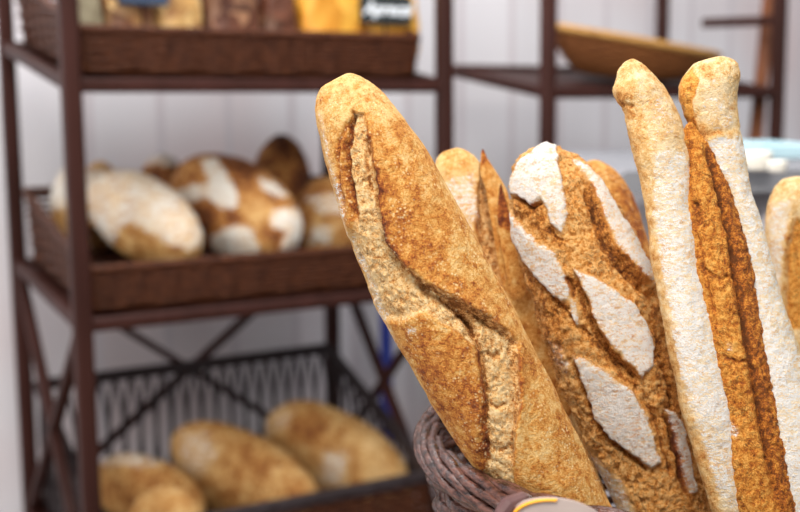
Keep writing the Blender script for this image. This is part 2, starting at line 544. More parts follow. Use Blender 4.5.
b = MB()
wo = R(0, 0.78, 0)
q = [(-3.5, 0, 0), (9, 0, 0), (9, 0, 3.0), (-3.5, 0, 3.0), (-3.5, 0.12, 0), (9, 0.12, 0), (9, 0.12, 3.0), (-3.5, 0.12, 3.0)]
b.add(q, [(0, 1, 2, 3), (5, 4, 7, 6), (4, 0, 3, 7), (1, 5, 6, 2), (3, 2, 6, 7), (4, 5, 1, 0)])
wl = b.build('wall_back', M['wall'], smooth=False)
wl.location = wo; wl.rotation_euler = (0, 0, TH)
tag(wl, kind='structure')
b = MB()
b.add([(-4, -1.5, -0.05), (8, -1.5, -0.05), (8, 8, -0.05), (-4, 8, -0.05), (-4, -1.5, 0), (8, -1.5, 0), (8, 8, 0), (-4, 8, 0)],
      [(4, 5, 6, 7), (3, 2, 1, 0), (0, 1, 5, 4), (1, 2, 6, 5), (2, 3, 7, 6), (3, 0, 4, 7)])
tag(b.build('floor', M['floor'], smooth=False), kind='structure')

# ================================================================== BREAD RACK (left)
PT = 0.034
Z_U, T_U = CAM_Z + 0.0485, 0.095
Z_M, T_M = CAM_Z - 0.3864, 0.048
Z_L, T_L = 0.385, 0.05
def make_rack(org, w_, d_, levels, label, cat, braces_back=None, side_z=None, right_side_mat=None, top=1.95):
    def P(u, v, z): return org + u * EV + v * NV + z * ZV
    t = thing('bread_rack', org, label, cat)
    for (u, v) in ((0, 0), (w_, 0), (0, d_), (w_, d_)):
        m = MB(); m.bar(P(u, v, 0), P(u, v, top), PT, PT, EV); m.build('post', M['wood'], t, False)
    for (zf, tilt) in levels:
        for (a, c) in (((0, 0), (w_, 0)), ((0, d_), (w_, d_)), ((0, 0), (0, d_)), ((w_, 0), (w_, d_))):
            m = MB()
            za, zc = zf + tilt * a[1] / d_, zf + tilt * c[1] / d_
            m.bar(P(a[0], a[1], za), P(c[0], c[1], zc), 0.024, 0.026)
            m.build('shelf_rail', M['wood'], t, False)
        m = MB()
        m.bar(P(w_ / 2, 0.005, zf - 0.004), P(w_ / 2, d_ - 0.005, zf + tilt - 0.004), w_ - 0.01, 0.008)
        m.build('shelf_board', M['wood'], t, False)
    if braces_back:
        z0, z1 = braces_back
        for (za, zb) in ((z0, z1), (z1, z0)):
            m = MB(); m.bar(P(0, d_, za), P(w_, d_, zb), 0.018, 0.024, NV); m.build('back_brace', M['wood'], t, False)
    if side_z:
        for u in (0, w_):
            for (za, zb) in side_z:
                m = MB(); m.bar(P(u, 0, za), P(u, d_, zb), 0.018, 0.024, EV)
                m.build('side_brace', right_side_mat if (right_side_mat and u > 0) else M['wood'], t, False)
    return t, P

rack, _ = make_rack(LF, RW, RD, [(Z_U, T_U), (Z_M, T_M), (Z_L, T_L)],
                    'tall dark brown bread rack on the left holding three tiers of loaves', 'rack',
                    braces_back=(Z_L + T_L, Z_M + T_M), side_z=((Z_L, Z_M + T_M), (Z_M, Z_L + T_L)))

def weave(m, corner_fn, rows, r, sides=5, amp=0.003, step=0.02, z0=0.0, z1=1.0):
    """strands woven round a closed outline: corner_fn(t, k) gives a point and its outward direction, k = 0 bottom .. 1 top"""
    n = int(1.0 / step); n -= n % 2
    for i in range(rows):
        k = z0 + (z1 - z0) * (i + 0.5) / rows
        pts = []
        for j in range(n * 3):
            t = j / (n * 3)
            p, o = corner_fn(t, k)
            pts.append(p + o * amp * math.sin(math.pi * n * t + math.pi * i))
        m.tube(pts, r, sides, closed=True)
    for j in range(n):
        t = (j + 0.5) / n
        m.tube([corner_fn(t, z0)[0], corner_fn(t, (z0 + z1) / 2)[0], corner_fn(t, z1)[0]], r * 0.8, sides)

def tray(u0, u1, v0, v1, zf, tilt, hf, hb, flare, label, group, rows=9):
    """rectangular wicker display tray, higher at the back, standing on a tilted shelf"""
    slope = tilt / RD
    def zfl(v): return zf + 0.016 + slope * v
    t = thing('wicker_tray', R((u0+u1)/2, (v0+v1)/2, zfl((v0+v1)/2)), label, 'tray', group)
    lens = [u1-u0, v1-v0, u1-u0, v1-v0]; per = sum(lens)
    def fn(tt, k):
        s = (tt % 1.0) * per
        if s < lens[0]: u, v, o = u0 + s, v0, -NV
        elif s < lens[0]+lens[1]: u, v, o = u1, v0 + s - lens[0], EV
        elif s < lens[0]+lens[1]+lens[2]: u, v, o = u1 - (s - lens[0] - lens[1]), v1, NV
        else: u, v, o = u0, v1 - (s - lens[0] - lens[1] - lens[2]), -EV
        hh = hf + (hb - hf) * ((v - v0) / (v1 - v0))
        fu = 1 + flare * k / (u1 - u0); fv = 1 + flare * 0.5 * k / (v1 - v0)
        uc, vc = (u0+u1)/2, (v0+v1)/2
        uu, vv = uc + (u-uc) * fu, vc + (v-vc) * fv
        return R(uu, vv, zfl(v) + 0.004 + hh * k), o
    m = MB(); weave(m, fn, rows, 0.0052, 5, 0.003, 0.025, 0.02, 0.96); m.build('woven_side', M['wicker'], t)
    m = MB(); m.tube([fn(j / 160, 1.0)[0] for j in range(160)], 0.009, 6, True)
    m.build('rim', M['wicker'], t)
    m = MB()
    n = 26
    for j in range(n):
        v = v0 + (v1 - v0) * (j + 0.5) / n
        m.tube([R(u0, v, zfl(v) + 0.004 + 0.002*(-1)**j), R((u0+u1)/2, v, zfl(v) + 0.004), R(u1, v, zfl(v) + 0.004 - 0.002*(-1)**j)], (v1-v0)/n*0.55, 5)
    m.build('woven_bottom', M['wicker'], t)
    return zfl

G_T = 'wicker trays on the rack'
zU = tray(0.030, RW - 0.062, 0.02, RD - 0.03, Z_U, T_U, 0.078, 0.14, 0.02, 'dark wicker tray of bagged goods on the top tier of the rack', G_T)
zM = tray(0.028, RW - 0.03, 0.02, RD - 0.03, Z_M, T_M, 0.078, 0.150, 0.02, 'dark wicker tray of floured loaves on the middle tier of the rack', G_T)

# ------------------------------------------------------------------ wire basket on the lowest tier
wb = thing('wire_basket', R(RW/2, RD/2, Z_L + 0.02), 'dark wire basket of golden loaves on the lowest tier of the rack', 'basket')
bz = lambda v: Z_L + 0.018 + T_L * v / RD
HB, HF = 0.285, 0.135
u0, u1, v0, v1 = 0.026, RW - 0.026, 0.02, RD - 0.024
def top(v): return bz(v) + HF + (HB - HF) * ((v - v0) / (v1 - v0))
m = MB()
for a, c in (((u0, v0), (u1, v0)), ((u1, v0), (u1, v1)), ((u1, v1), (u0, v1)), ((u0, v1), (u0, v0))):
    m.bar(R(a[0], a[1], top(a[1])), R(c[0], c[1], top(c[1])), 0.022, 0.026)
m.build('rim', M['wire'], wb, False)
def wire_panel(name, a, c, loops):
    m = MB()
    for k in range(loops):
        for sgn in (-1, 1):
            pts = []
            for j in range(9):
                y = j / 8
                f = (k + 0.5 + sgn * 0.5 * math.sin(math.pi * y)) / loops
                u, v = a[0] + (c[0]-a[0]) * f, a[1] + (c[1]-a[1]) * f
                pts.append(R(u, v, bz(v) + (top(v) - bz(v)) * y))
            m.tube(pts, 0.0045, 5)
    m.build(name, M['wire'], wb)
wire_panel('wire_panel', (u0, v1), (u1, v1), 19)
wire_panel('wire_panel', (u0, v0), (u0, v1), 11)
wire_panel('wire_panel', (u1, v0), (u1, v1), 11)
m = MB()
def ffn(tt, k): return R(u0 + (u1-u0) * tt, v0, bz(v0) + HF * k)
for i in range(11):
    m.tube([ffn(j/60, (i+0.5)/11) + NV * 0.003 * math.sin(math.pi * (j/2 + i)) for j in range(61)], 0.0062, 5)
m.build('woven_front', M['wicker'], wb)
m = MB()
for j in range(16):
    v = v0 + (v1 - v0) * (j + 0.5) / 16
    m.bar(R(u0, v, bz(v)), R(u1, v, bz(v)), 0.03, 0.006)
m.build('bottom', M['wire'], wb, False)

# ------------------------------------------------------------------ loaves on the middle tier
G_M = 'loaves on the middle tier'
def oval(cx, cy, rx, ry, n=10):
    """edges of an oval outline for bread(): axis runs down"""
    L = [(cx - rx * math.sin(math.pi * k / n), cy - ry * math.cos(math.pi * k / n)) for k in range(1, n)]
    Rr = [(cx + rx * math.sin(math.pi * k / n), cy - ry * math.cos(math.pi * k / n)) for k in range(1, n)]
    return ((cx, cy - ry), (cx, cy + ry)), L, Rr
def oval_turned(cx, cy, rl, rs, ang, n=10):
    a = math.radians(ang); ax = np.array([math.cos(a), math.sin(a)]); nx = np.array([ax[1], -ax[0]])
    c = np.array([cx, cy])
    f = lambda k, sg: tuple(c - ax * rl * math.cos(math.pi * k / n) + sg * nx * rs * math.sin(math.pi * k / n))
    return (tuple(c - ax * rl), tuple(c + ax * rl)), [f(k, -1) for k in range(1, n)], [f(k, 1) for k in range(1, n)]
def loaf(label, cx, cy, rx, ry, d, feats=(), kd=1.0, bake=0.35, flour=0.0, group=G_M, seed=0, d1=None, ang=None, **kw):
    ax, L, Rr = oval(cx, cy, rx, ry) if ang is None else oval_turned(cx, cy, rx, ry, ang)
    o = bread('bread_loaf', M['loaf_crust'], ax, L, Rr, d, d if d1 is None else d1, feats, kd=kd, ns=70, nf=44, nb=24, bake=bake, flour=flour,
              lump=2.0, rough=0.6, seed=seed, end_cap=0.08, **kw)
    return tag(o, label, 'bread', group)
W_ = lambda x0, y0, x1, y1: [(x0, y0), (x1, y0), (x1, y1), (x0, y1)]
loaf('white floured loaf with golden underside at the front left of the middle tray', 146, 221, 65, 41, 2.25, [
    ('flour', [(85, 160), (160, 165), (208, 215), (212, 244), (188, 250), (165, 244), (148, 232), (132, 222), (120, 228), (112, 250), (90, 250)], 0.66, 7, 1.0),
    ('bake', [(122, 226), (212, 250), (205, 280), (110, 280)], -0.10, 5), ('bake', W_(135, 232, 160, 256), 0.25, 6)], bake=0.36, seed=3, kd=0.95, ang=36, d1=2.19)
loaf('pale floured loaf lying just behind the white loaf in the middle tray', 108, 204, 46, 30, 2.40, [('flour', W_(60, 165, 160, 222), 0.72, 6, 0.5)], seed=5, kd=1.0, ang=30, bake=0.5)
loaf('large brown loaf with broad white flour patches in the middle tray', 236, 210, 72, 50, 2.37, [
    ('flour', [(200, 160), (216, 158), (232, 184), (240, 204), (224, 209), (206, 197), (182, 203), (172, 193), (192, 184), (208, 184)], 0.95, 3.5, 0.6),
    ('flour', [(212, 236), (232, 225), (252, 227), (259, 246), (262, 264), (250, 264), (240, 252), (226, 259), (214, 252)], 0.95, 3.5, 0.6),
    ('flour', [(272, 212), (296, 207), (306, 226), (302, 250), (288, 259), (279, 246), (286, 232), (270, 226)], 0.95, 3.5, 0.6),
    ('flour', [(256, 177), (276, 183), (290, 197), (278, 199), (260, 188)], 0.75, 4, 0.4),
    ('bake', [(176, 204), (212, 212), (206, 262), (172, 250)], 0.30, 6), ('bake', [(210, 150), (260, 165), (250, 190), (236, 184)], 0.25, 6),
    ('bake', [(246, 192), (276, 204), (268, 250), (246, 216)], -0.22, 7)], bake=0.58, seed=11, kd=0.9, ang=32, d1=2.29)
loaf('dark brown loaf standing at the back of the middle tray', 281, 196, 32, 62, 2.60, [('bake', W_(262, 150, 296, 200), -0.25, 9)], bake=0.85, seed=15, kd=0.65)
loaf('tan dusted loaf at the right end of the middle tray', 330, 222, 36, 46, 2.45, [('flour', [(305, 196), (350, 190), (356, 214), (322, 216)], 0.6, 6, 0.4), ('flour', [(312, 226), (336, 226), (330, 246), (308, 244)], 0.8, 5, 0.4)], bake=0.45, seed=19, kd=0.8)
loaf('small pale loaf against the back left corner of the middle tray', 70, 208, 19, 42, 2.44, [('flour', W_(40, 160, 90, 210), 0.9, 5, 0.4)], seed=21)
loaf('small golden loaf peeping over the white loaf at the back of the middle tray', 100, 206, 25, 45, 2.51, (), bake=0.28, seed=23)
loaf('dark crusted loaf with a floury top behind the middle of the middle tray', 162, 206, 30, 52, 2.52, [('flour', W_(132, 152, 176, 165), 0.8, 5, 0.3)], bake=0.75, seed=25)

# loaves in the wire basket
G_B = 'loaves in the wire basket'
loaf('golden floured loaf at the right of the wire basket', 340, 460, 84, 46, 2.66, [
    ('flour', [(322, 448), (352, 452), (346, 490), (316, 486)], 0.5, 12, 0.3), ('flour', [(262, 404), (300, 402), (290, 430), (266, 440)], 0.35, 8, 0.3),
    ('bake', [(285, 420), (330, 415), (325, 440), (285, 445)], 0.25, 8), ('bake', [(360, 425), (420, 450), (420, 500), (370, 490)], -0.15, 8)], bake=0.30, group=G_B, seed=31, kd=0.8, ang=32, d1=2.58)
loaf('tan loaf with light flour in the middle of the wire basket', 248, 481, 88, 45, 2.54, [
    ('flour', [(176, 430), (205, 428), (226, 450), (200, 480), (176, 470)], 0.45, 12, 0.3), ('bake', [(215, 440), (270, 450), (270, 480), (225, 480)], 0.2, 9)], bake=0.30, group=G_B, seed=33, kd=0.75, ang=32, d1=2.42)
loaf('brown topped loaf at the left of the wire basket', 150, 496, 60, 38, 2.45, [('flour', W_(100, 440, 160, 468), 0.55, 8, 0.3)], bake=0.42, group=G_B, seed=35, kd=0.7, ang=25, d1=2.37)
loaf('small pale golden loaf at the front left of the wire basket', 166, 531, 40, 45, 2.25, (), bake=0.26, group=G_B, seed=37, kd=0.55)

# ------------------------------------------------------------------ bags and signs in the top tray
def bag(name, label, px0, px1, v, h, mat, dep, group='bagged goods in the top tray'):
    """filled film bag: a soft rounded block standing in the tray, knotted above"""
    nrm = NV
    pm = on_plane((px0+px1)/2, 30, R(0, v, 0), nrm)
    uc = float(np.dot(pm - LF, EV))
    ul = float(np.dot(on_plane(px0, 30, R(0, v, 0), nrm) - LF, EV)); ur = float(np.dot(on_plane(px1, 30, R(0, v, 0), nrm) - LF, EV))
    hwid = (ur - ul) / 2
    base = R(uc, v, zU(v) + 0.012)
    t = thing(name, base, label, 'bag', group)
    m = MB(); n, k = 28, 18
    V = []
    for i in range(k + 1):
        y = i / k
        sq = min(1.0, 0.80 + 1.6 * y) * (1 - 0.75 * max(0, (y - 0.72) / 0.28) ** 1.3)
        for j in range(n):
            a = 2 * math.pi * j / n
            c, s_ = math.cos(a), math.sin(a)
            ex = 0.55
            x = math.copysign(abs(c) ** ex, c) * hwid * sq
            yv = math.copysign(abs(s_) ** ex, s_) * dep * sq
            wob = 1 + 0.04 * math.sin(3*a + 9*y) + 0.03 * math.sin(7*a - 14*y)
            V.append(base + x * wob * EV + yv * wob * NV + h * y * ZV)
    Fs = [(i*n+j, i*n+(j+1) % n, (i+1)*n+(j+1) % n, (i+1)*n+j) for i in range(k) for j in range(n)]
    Fs += [tuple(range(n-1, -1, -1)), tuple(range(k*n, (k+1)*n))]
    m.add(V, Fs); m.build('bag_body', mat, t)
    m = MB(); tp = base + h * ZV
    m.lathe(tp, [(0.012, -0.006), (0.010, 0.008), (0.026, 0.04), (0.03, 0.05)], 14); m.build('bag_neck', M['cellophane'], t)
    return t
bag('film_bag', 'khaki film bag at the far left of the top tray', 72, 100, 0.10, 0.17, M['khaki'], 0.035)
bag('granola_bag', 'bag of brown granola left of the blue grey board in the top tray', 102, 152, 0.10, 0.20, M['granola'], 0.045)
bag('nut_bag', 'bag of pale nuts just right of the blue grey board in the top tray', 154, 198, 0.10, 0.20, M['nuts'], 0.045)
bag('biscuit_bag', 'wider bag of dark brown biscuits in the top tray', 203, 254, 0.10, 0.20, M['cocoa'], 0.045)
bag('biscuit_bag', 'narrow bag of dark brown biscuits beside the yellow rusks', 260, 292, 0.10, 0.19, M['cocoa'], 0.035)
bag('rusk_bag', 'bright yellow bag of rusks left of the chalk sign', 297, 358, 0.10, 0.22, M['rusk'], 0.05)
bag('rusk_bag', 'yellow bag of rusks standing behind the chalk sign', 361, 414, 0.10, 0.19, M['rusk'], 0.04)

def board(name, label, px0, py0, px1, py1, v, mat, text=None):
    A = on_plane(px0, py1, R(0, v, 0), NV); B = on_plane(px1, py1, R(0, v, 0), NV)
    zt = on_plane(px0, py0, R(0, v, 0), NV)[2]
    z0 = (A[2] + B[2]) / 2
    ul, ur = np.dot(A - LF, EV), np.dot(B - LF, EV)
    t = thing(name, R((ul+ur)/2, v, z0), label, 'sign', 'signs in the top tray')
    m = MB()
    m.bar(R(ul, v, (z0+zt)/2), R(ur, v, (z0+zt)/2), 0.006, zt - z0); m.build('board', mat, t, False)
    m = MB(); m.bar(R((ul+ur)/2, v + 0.005, zU(v)), R((ul+ur)/2, v + 0.005, zt), 0.006, 0.004, EV); m.build('stake', M['wood'], t, False)
    if text:
        c = bpy.data.curves.new('lettering', 'FONT')
        c.body = text; c.size = (zt - z0) * 0.62; c.shear = 0.35; c.align_x = 'CENTER'; c.align_y = 'CENTER'; c.extrude = 0.0008; c.offset = 0.0012
        tmp = bpy.data.objects.new('lettering_source', c); COL.objects.link(tmp)
        me = bpy.data.meshes.new_from_object(tmp.evaluated_get(bpy.context.evaluated_depsgraph_get()))
        bpy.data.objects.remove(tmp); me.name = 'lettering'
        me.materials.clear()
        o = link('lettering', me, M['chalk'], t)
        o.location = R((ul+ur)/2, v - 0.0052, z0 + (zt - z0) * 0.50); o.rotation_euler = (math.pi/2, 0, TH)
    return t
board('chalk_sign', 'black chalk sign with white handwriting at the right of the top tray', 361, -6, 411, 24, 0.045, M['slate'], 'Aprecal')
board('chalk_sign', 'blue grey board hanging over the granola at the left of the top tray', 119, -30, 168, 5, 0.045, M['slate_blue'])

# ================================================================== SECOND RACK (right)
LF2 = np.array([0.346, 2.6, 0])
rack2, P2 = make_rack(LF2, 0.762, 0.44, [(CAM_Z + 0.035, 0.07), (CAM_Z - 0.42, 0.04), (0.42, 0.04)],
                      'second dark brown rack standing behind the upright baguettes', 'rack',
                      side_z=None)
m = MB(); a = on_plane(771, 20, LF2 + 0.762 * EV, NV)
m.bar(P2(0.762, 0, a[2]), P2(0.762, 0.27, a[2] + 0.012), 0.02, 0.026); m.build('upper_bracket', M['wood'], rack2, False)
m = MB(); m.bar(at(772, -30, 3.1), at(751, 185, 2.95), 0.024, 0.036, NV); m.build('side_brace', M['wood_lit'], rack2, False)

ob = thing('oval_basket', P2(0.40, 0.20, CAM_Z + 0.085), 'large shallow straw coloured oval basket on the second rack', 'basket')
def ofn(t, k):
    a = 2 * math.pi * t
    rx, ry = 0.13 + 0.13 * k ** 0.40, 0.08 + 0.075 * k ** 0.40
    c = P2(0.445, 0.20, 0)
    o = math.cos(a) * EV + math.sin(a) * NV
    p = c + rx * math.cos(a) * EV + ry * math.sin(a) * NV
    v = 0.20 + ry * math.sin(a); 
    return np.array([p[0], p[1], CAM_Z + 0.035 + 0.07 * v / 0.44 + 0.020 + 0.088 * k - 0.030 * math.cos(a) * k]), o
m = MB(); weave(m, ofn, 13, 0.0058, 5, 0.003, 0.025); m.build('woven_side', M['shaded_straw'], ob)
m = MB(); m.tube([ofn(j/80, 1.0)[0] for j in range(80)], 0.011, 6, True); m.build('rim', M['straw'], ob)
m = MB(); m.poly([ofn(j/48, 0.03)[0] for j in range(48)]); m.build('woven_bottom', M['straw'], ob)

# blue pole between the racks
m = MB(); a = on_plane(386, 330, R(0, RD + 0.06, 0), NV)
m.lathe((a[0], a[1], 0), [(0.02, 0), (0.018, 0.02), (0.018, 1.08), (0.012, 1.10)], 18)
tag(m.build('blue_pole', M['blue']), 'blue pole standing against the wall behind the rack', 'pole')

# ------------------------------------------------------------------ counter at the right
CT = CAM_Z - 0.085
ct = thing('display_counter', (1.2, 2.05, 0), 'grey display counter with pale blue steel top at the right', 'counter')
cx0, cx1, cy0, cy1 = 0.30, 1.60, 1.50, 2.24
def boxm(x0, x1, y0, y1, z0, z1):
    m = MB(); m.bar(((x0+x1)/2, y0, (z0+z1)/2), ((x0+x1)/2, y1, (z0+z1)/2), x1-x0, z1-z0); return m
boxm(cx0+.03, cx1-.03, cy0+.03, cy1-.03, 0.0, CT-.03).build('cabinet_body', M['panel'], ct, False)
boxm(cx0, cx1, cy0, cy1, CT-.03, CT).build('steel_top', M['steel'], ct, False)
boxm(cx0+.01, cx1-.01, cy0+.008, cy0+.03, 0.02, CT-.04).build('front_panel', M['panel'], ct, False)
for (px, py, r, hh, lb) in ((757, 171, 0.019, 0.026, 'cream ramekin on the counter right beside the tallest split baguette'), (777, 173, 0.013, 0.016, 'smaller white ramekin beside the top of the far right baguette')):
    p = on_plane(px, py, (0, 0, CT), (0, 0, 1))
    m = MB(); m.lathe(p, [(r*.75, 0.001), (r*.95, hh*.2), (r, hh*.8), (r*1.02, hh), (r*.92, hh), (r*.88, hh*.4), (r*.4, hh*.3)], 28)
    tag(m.build('ramekin', M['china']), lb, 'dish', 'ramekins on the counter')
pa, pb = on_plane(752, 160, (0, 0, CT), (0, 0, 1)), on_plane(830, 160, (0, 0, CT), (0, 0, 1))
m = MB()
x0, x1, yc = pa[0] + 0.03, pb[0], 1.94
for (a, c) in (((x0, yc-.13), (x1, yc-.13)), ((x1, yc-.13), (x1, yc+.13)), ((x1, yc+.13), (x0, yc+.13)), ((x0, yc+.13), (x0, yc-.13))):
    m.bar((a[0], a[1], CT+.012), (c[0], c[1], CT+.012), 0.012, 0.022)
m.bar((x0, yc, CT+.003), (x1, yc, CT+.003), 0.26, 0.005)
tag(m.build('serving_tray', M['tray_blue'], None, False), 'pale blue serving tray on the counter behind the far right baguette', 'tray')
# ================================================================== FOREGROUND BASKET
BC = np.array([0.221, 0.797]); BR = 0.200; BZ0, BZ1 = 0.895, CAM_Z - 0.2445
bk = thing('wicker_basket', (BC[0], BC[1], BZ0), 'dark round wicker basket holding the upright baguettes', 'basket')
def bfn(t, k):
    a = 2 * math.pi * t
    r = 0.150 + (BR - 0.150) * k ** 0.8
    o = np.array([math.cos(a), math.sin(a), 0])
    return np.array([BC[0], BC[1], BZ0 + 0.006 + (BZ1 - BZ0 - 0.012) * k]) + o * r, o
m = MB(); weave(m, bfn, 17, 0.0042, 7, 0.0038, 0.025, 0.02, 0.95); m.build('woven_side', M['basket_wicker'], bk)
m = MB()
for q_ in range(9):
    pts = []; N = 420
    for j in range(N):
        a = 2 * math.pi * j / N
        tw = -4 * a + q_ * 2 * math.pi / 9
        rr = BR + 0.0015 + 0.0075 * math.cos(tw)
        pts.append((BC[0] + rr * math.cos(a), BC[1] + rr * math.sin(a), BZ1 + 0.0095 * math.sin(tw) + 0.0012 * math.sin(23 * a + 2.1 * q_)))
    m.tube(pts, 0.0036, 8, True)
m.build('braided_rim', M['basket_wicker'], bk)
m = MB(); m.lathe((BC[0], BC[1], BZ0), [(0.14, 0.0), (0.151, 0.004), (0.150, 0.010), (0.13, 0.011)], 48); m.build('base', M['basket_wicker'], bk)

tb = thing('side_table', (0.192, 0.86, 0), 'small wooden table under the wicker basket', 'table')
boxm(-0.06, 0.46, 0.60, 1.05, 0.865, 0.894).build('table_top', M['table'], tb, False)
for (x, y) in ((-0.02, 0.64), (0.42, 0.64), (-0.02, 1.01), (0.42, 1.01)):
    m = MB(); m.bar((x, y, 0), (x, y, 0.865), 0.04, 0.04, (1, 0, 0)); m.build('leg', M['table'], tb, False)

# ================================================================== BAGUETTES
G = 'baguettes in the wicker basket'
# A: the front left golden baguette
A_crumb = [(353, 112), (363, 115), (371, 155), (378, 188), (382, 218), (389, 242), (405, 264), (430, 284), (460, 301), (490, 318), (517, 343),
           (519, 400), (513, 470), (520, 560), (500, 560), (483, 474), (486, 400), (480, 350), (455, 330), (425, 312), (400, 322), (385, 318), (366, 285), (348, 240), (354, 215), (349, 160)]
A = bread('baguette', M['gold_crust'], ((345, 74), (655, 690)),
    [(333, 78), (322, 87), (316, 101), (317, 125), (322, 150), (328, 175), (336, 202), (345, 232), (358, 265), (373, 300), (400, 350), (430, 402), (463, 452), (495, 497), (530, 548), (600, 660)],
    [(357, 75), (372, 84), (388, 98), (402, 114), (424, 147), (446, 184), (470, 226), (497, 276), (524, 328), (550, 380), (582, 444), (614, 510), (640, 565), (690, 660)],
    0.715, 0.745, [
    ('crumb', A_crumb, 1.0, 2.5, 5.0, 1.6),
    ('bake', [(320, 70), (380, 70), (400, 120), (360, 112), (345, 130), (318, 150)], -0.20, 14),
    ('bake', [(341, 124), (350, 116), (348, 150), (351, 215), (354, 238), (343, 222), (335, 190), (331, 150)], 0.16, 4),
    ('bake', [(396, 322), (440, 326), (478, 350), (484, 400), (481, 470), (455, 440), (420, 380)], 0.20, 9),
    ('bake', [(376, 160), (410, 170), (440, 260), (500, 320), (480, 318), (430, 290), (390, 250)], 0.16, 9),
    ('bake', [(380, 190), (386, 190), (392, 240), (410, 262), (400, 270), (386, 246)], 0.30, 3),
    ('groove', [(355, 110), (350, 128), (347, 150), (348, 176), (351, 202), (355, 226)], 11, 2.2, 0.50),
    ('groove', [(348, 120), (340, 140), (337, 160), (340, 190), (345, 215)], 4, 2.2, 0.35),
    ('groove', [(366, 130), (368, 150), (367, 170), (371, 195)], 3, 2.2, 0.45),
    ('ear', [(364, 112), (372, 150), (378, 184), (381, 214), (387, 241), (398, 260), (413, 276), (433, 290), (456, 302), (479, 314), (501, 329), (522, 349)], -5.5, 8, 6, 9, 0.50),
    ('groove', [(415, 284), (436, 297), (456, 309), (470, 322), (478, 334)], 8, 4.5, 0.30),
    ('groove', [(457, 312), (470, 322), (478, 338)], 7, 3.5, 0.5),
    ('groove', [(470, 330), (479, 345), (484, 372), (486, 402), (484, 440), (482, 472)], 6, 3.2, 0.50),
    ('ear', [(512, 338), (517, 360), (518, 385), (517, 410), (514, 440), (511, 480)], -4, 6, 3.5, 8, 0.45),
    ('groove', [(487, 351), (496, 356), (502, 352)], 5, 3.0, 0.5),
    ('groove', [(486, 402), (498, 408), (510, 404)], 3, 2.0, 0.4),
    ('groove', [(482, 445), (495, 452), (508, 448)], 3, 2.2, 0.4),
    ('bake', [(497, 352), (515, 346), (517, 400), (513, 470), (488, 470), (490, 400)], -0.10, 4),
    ('flour', [(409, 327), (417, 327), (417, 334), (409, 335)], 0.55, 4, 0),
    ('flour', [(316, 110), (322, 110), (350, 235), (400, 345), (395, 350), (345, 250)], 0.45, 4, 0)],
    ns=520, nf=170, nb=50, bake=0.32, lump=1.8, rough=0.55, seed=1, kd=0.86)
tag(A, 'golden split baguette leaning left at the front of the basket', 'baguette', G)

# B: pale baguette with pointed ears behind
B = thing('baguette', at(600, 690, 0.88), 'pale baguette with two pointed crust ears behind the front golden one', 'baguette', G)
bread('crust', M['gold_crust'], ((455, 148), (600, 660)),
    [(445, 151), (437, 160), (434, 175), (440, 215), (452, 260), (470, 320), (500, 420), (540, 520), (575, 620)],
    [(465, 150), (475, 157), (486, 172), (497, 200), (508, 240), (530, 300), (560, 380), (600, 480), (650, 620)],
    0.885, 0.89, [
    ('flour', [(440, 180), (475, 170), (482, 215), (470, 240), (452, 240)], 0.50, 8, 0),
    ('crumb', [(482, 165), (492, 175), (500, 225), (505, 300), (486, 300), (478, 235)], 0.7, 4, 7, 1.5),
    ('bake', [(480, 168), (494, 180), (504, 260), (506, 330), (482, 310), (477, 230)], 0.50, 5)],
    ns=220, nf=80, nb=30, bake=0.16, seed=41, parent=B, kd=0.8)
bread('crust_ear', M['deep_crust'], ((483, 149), (560, 420)),
    [(481, 158), (480, 172), (486, 190), (492, 225), (500, 270), (515, 330), (535, 380)],
    [(487, 158), (496, 172), (507, 190), (517, 225), (533, 270), (555, 330), (575, 390)],
    0.872, 0.865, [('bake', [(478, 145), (490, 145), (490, 164), (480, 166)], 0.42, 4),
    ('flour', [(506, 262), (516, 258), (512, 275), (504, 280)], 0.5, 3, 0),
    ('groove', [(505, 235), (508, 270), (520, 300)], 3, 3, 0.2)],
    ns=150, nf=60, nb=20, bake=0.36, seed=43, parent=B, kd=0.35, lump=1.5)
bread('crust_ear', M['deep_crust'], ((501, 184), (522, 300)),
    [(499, 194), (497, 215), (500, 240), (508, 280)],
    [(504, 194), (510, 215), (515, 240), (526, 280)],
    0.858, 0.853, [('bake', [(496, 182), (508, 182), (512, 225), (497, 225)], 0.48, 5)],
    ns=80, nf=40, nb=16, bake=0.40, seed=44, parent=B, kd=0.35)

